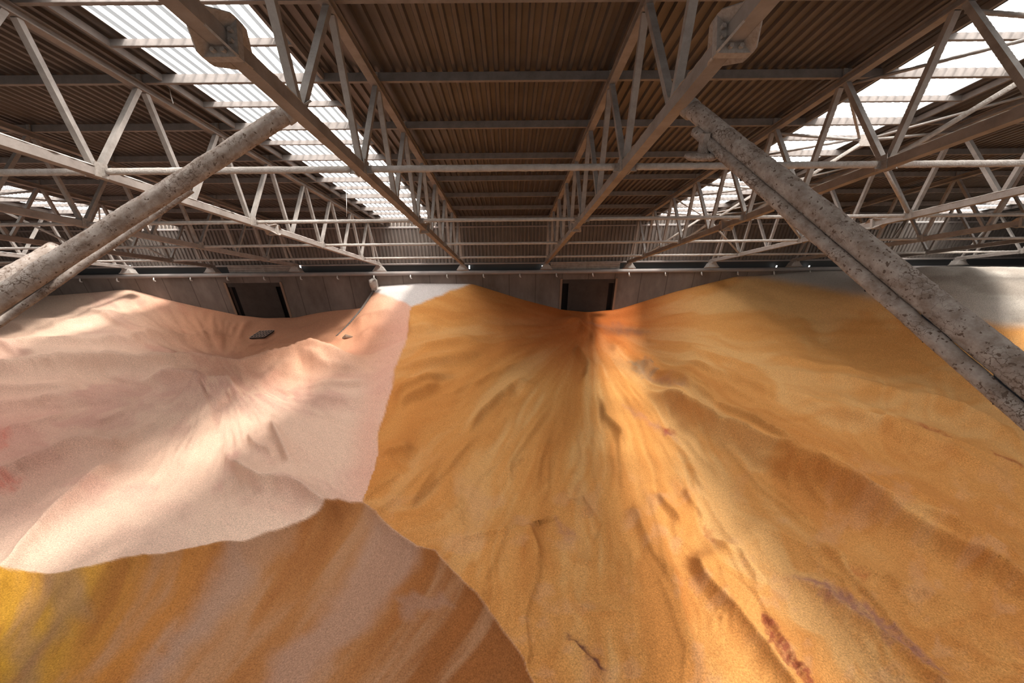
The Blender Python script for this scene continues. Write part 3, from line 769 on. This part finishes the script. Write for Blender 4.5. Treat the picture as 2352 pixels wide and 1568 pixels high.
# ------------------------------------------------------------------ pipe bracing in the right-hand skylight bay
def bracing(xa, xb, d, lab):
    e = empty('bracing_frame', ROOFM @ T((xa + xb) / 2, d, 5.3)); tag(e, lab, 'bracing', 'pipe bracing frames')
    w = (xb - xa) / 2 - .1
    MB().box(-.22, .22, -.02, .02, -.2, .16).build('hub_plate', M['bolt'], e)
    for s in (-1, 1):
        MB().tube([(s * .2, 0, -.15), (s * w, 1.32, HB - 5.3 + .12)], .055, 10).build('brace', M['dust'], e, True)
        MB().tube([(s * .2, 0, 0), (s * w, 0, .22)], .045, 10).build('brace', M['steel'], e, True)
        for dd in (-2.65, 2.65):
            MB().tube([(s * .2, 0, .05), (s * w, dd, .3)], .04, 8).build('brace', M['steel'], e, True)
for k, d in enumerate((7.93, 13.23, 18.53, 23.83)):
    bracing(TX[2], TX[3], d, 'star of slim pipe braces below the right skylight strip, %s from the camera' % ordn[k])
for k, d in enumerate((13.23, 18.53, 23.83)):
    bracing(TX[-4], TX[-3], d, 'star of slim pipe braces below the far left skylight, %s from the camera' % ordn[k])

# ------------------------------------------------------------------ dust-caked tubes
def crusted(name, A, B, R, seed, parent, crust=.03, segs=40, step=.035):
    A = np.array(A, float); B = np.array(B, float); Lg = np.linalg.norm(B - A); d = (B - A) / Lg
    a = np.cross(d, (0, 0, 1.)); a /= np.linalg.norm(a); b = np.cross(a, d)      # b points up-ish
    n = int(Lg / step); s = np.linspace(0, Lg, n + 1)[:, None]; t = np.linspace(0, 2 * math.pi, segs + 1)[:-1][None]
    S2, T2 = np.broadcast_arrays(s, t)
    nz = fbm(S2 * 3.2, (np.sin(T2) + 2) * 2.2 + np.cos(T2) * .7, 5, seed, .62)
    up = np.clip(np.sin(T2), 0, 1)
    rr = R + crust * (.9 * up ** .7 + .75 * nz * (.35 + .65 * up)) + .004 * fbm(S2 * 40, T2 * 9, 2, seed + 3)
    P3 = A + S2[..., None] * d + rr[..., None] * (np.cos(T2)[..., None] * a + np.sin(T2)[..., None] * b)
    vs = P3.reshape(-1, 3); fs = []
    idx = np.arange(vs.shape[0]).reshape(n + 1, segs)
    q = np.stack([idx[:-1], np.roll(idx, -1, 1)[:-1], np.roll(idx, -1, 1)[1:], idx[1:]], -1).reshape(-1, 4)
    me = bpy.data.meshes.new(name); me.from_pydata(vs.tolist(), [], q.tolist() + [idx[0].tolist(), idx[-1].tolist()[::-1]])
    me.polygons.foreach_set('use_smooth', [True] * len(me.polygons)); me.update(); me.materials.append(M['crust'])
    return link(name, me, parent)
def to_heap(A, d):
    s = 0
    while s < 40:
        p = A + d * s
        if p[1] < -7 or p[2] < 3.0: break
        s += .25
    return A + d * s
# left tube
AL = at_depth(668, 258, 6.35); BL = at_depth(0, 689, 5.15); dL = (BL - AL) / np.linalg.norm(BL - AL)
EL = to_heap(AL, dL)
e = empty('dusty_tube_strut', T(*EL)); tag(e, 'thick grey dust-caked tube slanting from the left truss down to the left', 'strut')
def rel(p, o): return np.array(p) - o
crusted('tube', rel(AL, EL), (0, 0, 0), .122, 5, e, .026)
MB().tube([rel(AL - dL * .12, EL), rel(AL + dL * .12, EL)], .15, 20).build('end_collar', M['bolt'], e, True)
MB().bar(rel(AL - dL * .35 + [0, 0, 0], EL), rel(AL - dL * .05, EL), .34, .03, (0, 0, 1)).build('end_plate', M['bolt'], e)
# thinner tube hidden behind it
A2 = at_depth(470, 470, 7.2); B2 = at_depth(0, 650, 5.9) ; d2 = (B2 - A2) / np.linalg.norm(B2 - A2)
A2 = at_depth(440, 436, 7.8); B2 = at_depth(80, 686, 6.9); d2 = (B2 - A2) / np.linalg.norm(B2 - A2); E2 = to_heap(A2, d2)
e = empty('dusty_pipe', T(*E2)); tag(e, 'thin dusty pipe running just under and behind the left thick tube', 'pipe')
crusted('pipe', rel(A2, E2), (0, 0, 0), .06, 9, e, .012, 24, .06)
A3 = at_depth(135, 576, 7.0); B3 = at_depth(0, 655, 6.3); d3 = (B3 - A3) / np.linalg.norm(B3 - A3); E3 = to_heap(A3, d3)
e = empty('dusty_pipe', T(*E3)); tag(e, 'stub of dusty pipe showing above the left thick tube at the frame edge', 'pipe')
crusted('pipe', rel(A3, E3), (0, 0, 0), .16, 19, e, .02, 28, .06)
# right tube pair
AR = at_depth(1582, 247, 6.2); BR = at_depth(2352, 867, 3.4); dR = (BR - AR) / np.linalg.norm(BR - AR); ER = to_heap(AR, dR)
e = empty('dusty_tube_strut', T(*ER)); tag(e, 'thick grey dust-caked tube slanting from the right truss down to the right edge', 'strut')
crusted('tube', rel(AR, ER), (0, 0, 0), .122, 15, e, .022)
MB().tube([rel(AR - dR * .12, ER), rel(AR + dR * .1, ER)], .15, 20).build('end_collar', M['bolt'], e, True)
MB().bar(rel(AR - dR * .35, ER), rel(AR - dR * .05, ER), .34, .03, (0, 0, 1)).build('end_plate', M['bolt'], e)
AS = at_depth(1596, 302, 6.05); BS = at_depth(2352, 960, 3.4); dS = (BS - AS) / np.linalg.norm(BS - AS); ES = to_heap(AS, dS)
LS = np.linalg.norm(BS - AS)
e = empty('dusty_conduit_pipe', T(*ES)); tag(e, 'thinner dust-caked pipe strapped beneath the right thick tube', 'pipe')
crusted('pipe', rel(AS, ES), (0, 0, 0), .070, 25, e, .018, 32, .035)
for k in range(9):
    p = AS + dS * (.55 + .72 * k); q = AR + dR * (.62 + .74 * k)
    MB().bar(rel(p, ES), rel(q, ES), .035, .2, tuple(dS)).build('strap', M['grate'], e)
# lamp-like fitting
c0 = at_depth(1611, 361, 5.95)
e = empty('floodlight', T(*c0)); tag(e, 'dust-caked round fitting hanging below the top end of the right tube', 'lamp')
up_ = np.array([0, 0, 1.0]); rt = cR
stem = MB(); stem.bar(up_ * .32 + rt * -.01, up_ * .04, .09, .14, tuple(fwd)); stem.build('bracket', M['crust'], e)
mb = MB(); vs = []
mb.tube([up_ * .06, up_ * .04, -up_ * .0, -up_ * .045], [.15, .24, .25, .18], 24); mb.build('lamp_head', M['crust'], e, True)
MB().tube([rt * .17 + up_ * .02, rt * .2 + up_ * .12], .03, 8).build('clip', M['crust'], e, True)
# loose wires hanging from the left truss
for px, py, pts in ((100, 48, [(93, 48), (97, 30), (103, 18), (101, 2), (99, -20)]), (390, 235, [(398, 238), (393, 222), (390, 205), (380, 192)]), (815, 450, [(796, 498), (796, 470), (795, 430)])):
    z = 9.0 if px < 200 else (10.5 if px < 500 else 16)
    pp = [at_depth(a, b, z) for a, b in pts]; o0 = pp[0]
    o = MB().tube([p - o0 for p in pp], .012 if px < 600 else .01, 6).build('hanging_wire', M['pale'], None, True, T(*o0))
    tag(o, 'thin pale wire dangling by the upper chord, %s' % ('in the top left corner' if px < 200 else ('right of the first wire' if px < 500 else 'near the left skylight foot')), 'wire')

# ------------------------------------------------------------------ light
w = bpy.data.worlds.new('world'); scene.world = w; w.use_nodes = True; nt = w.node_tree
bg = nt.nodes['Background']
tc = nt.nodes.new('ShaderNodeTexCoord'); sp = nt.nodes.new('ShaderNodeSeparateXYZ'); nt.links.new(tc.outputs['Generated'], sp.inputs[0])
cr = nt.nodes.new('ShaderNodeValToRGB'); nt.links.new(sp.outputs['Z'], cr.inputs['Fac'])
cr.color_ramp.elements[0].position = 0.0; cr.color_ramp.elements[0].color = (.25, .22, .20, 1)
cr.color_ramp.elements[1].position = .25; cr.color_ramp.elements[1].color = (1, .97, .93, 1)
nt.links.new(cr.outputs['Color'], bg.inputs['Color']); bg.inputs['Strength'].default_value = .85
sun = bpy.data.lights.new('sun', 'SUN'); sun.energy = 42; sun.angle = math.radians(9); sun.color = (1, .95, .87)
so = bpy.data.objects.new('sun', sun); COL.objects.link(so)
so.rotation_euler = Vector((-.47, .06, -1)).to_track_quat('-Z', 'Y').to_euler(); so.location = (10, 0, 60)

scene.view_settings.view_transform = 'Standard'; scene.view_settings.look = 'None'
scene.view_settings.exposure = -0.25; scene.view_settings.gamma = 1; scene.view_settings.use_curve_mapping = False
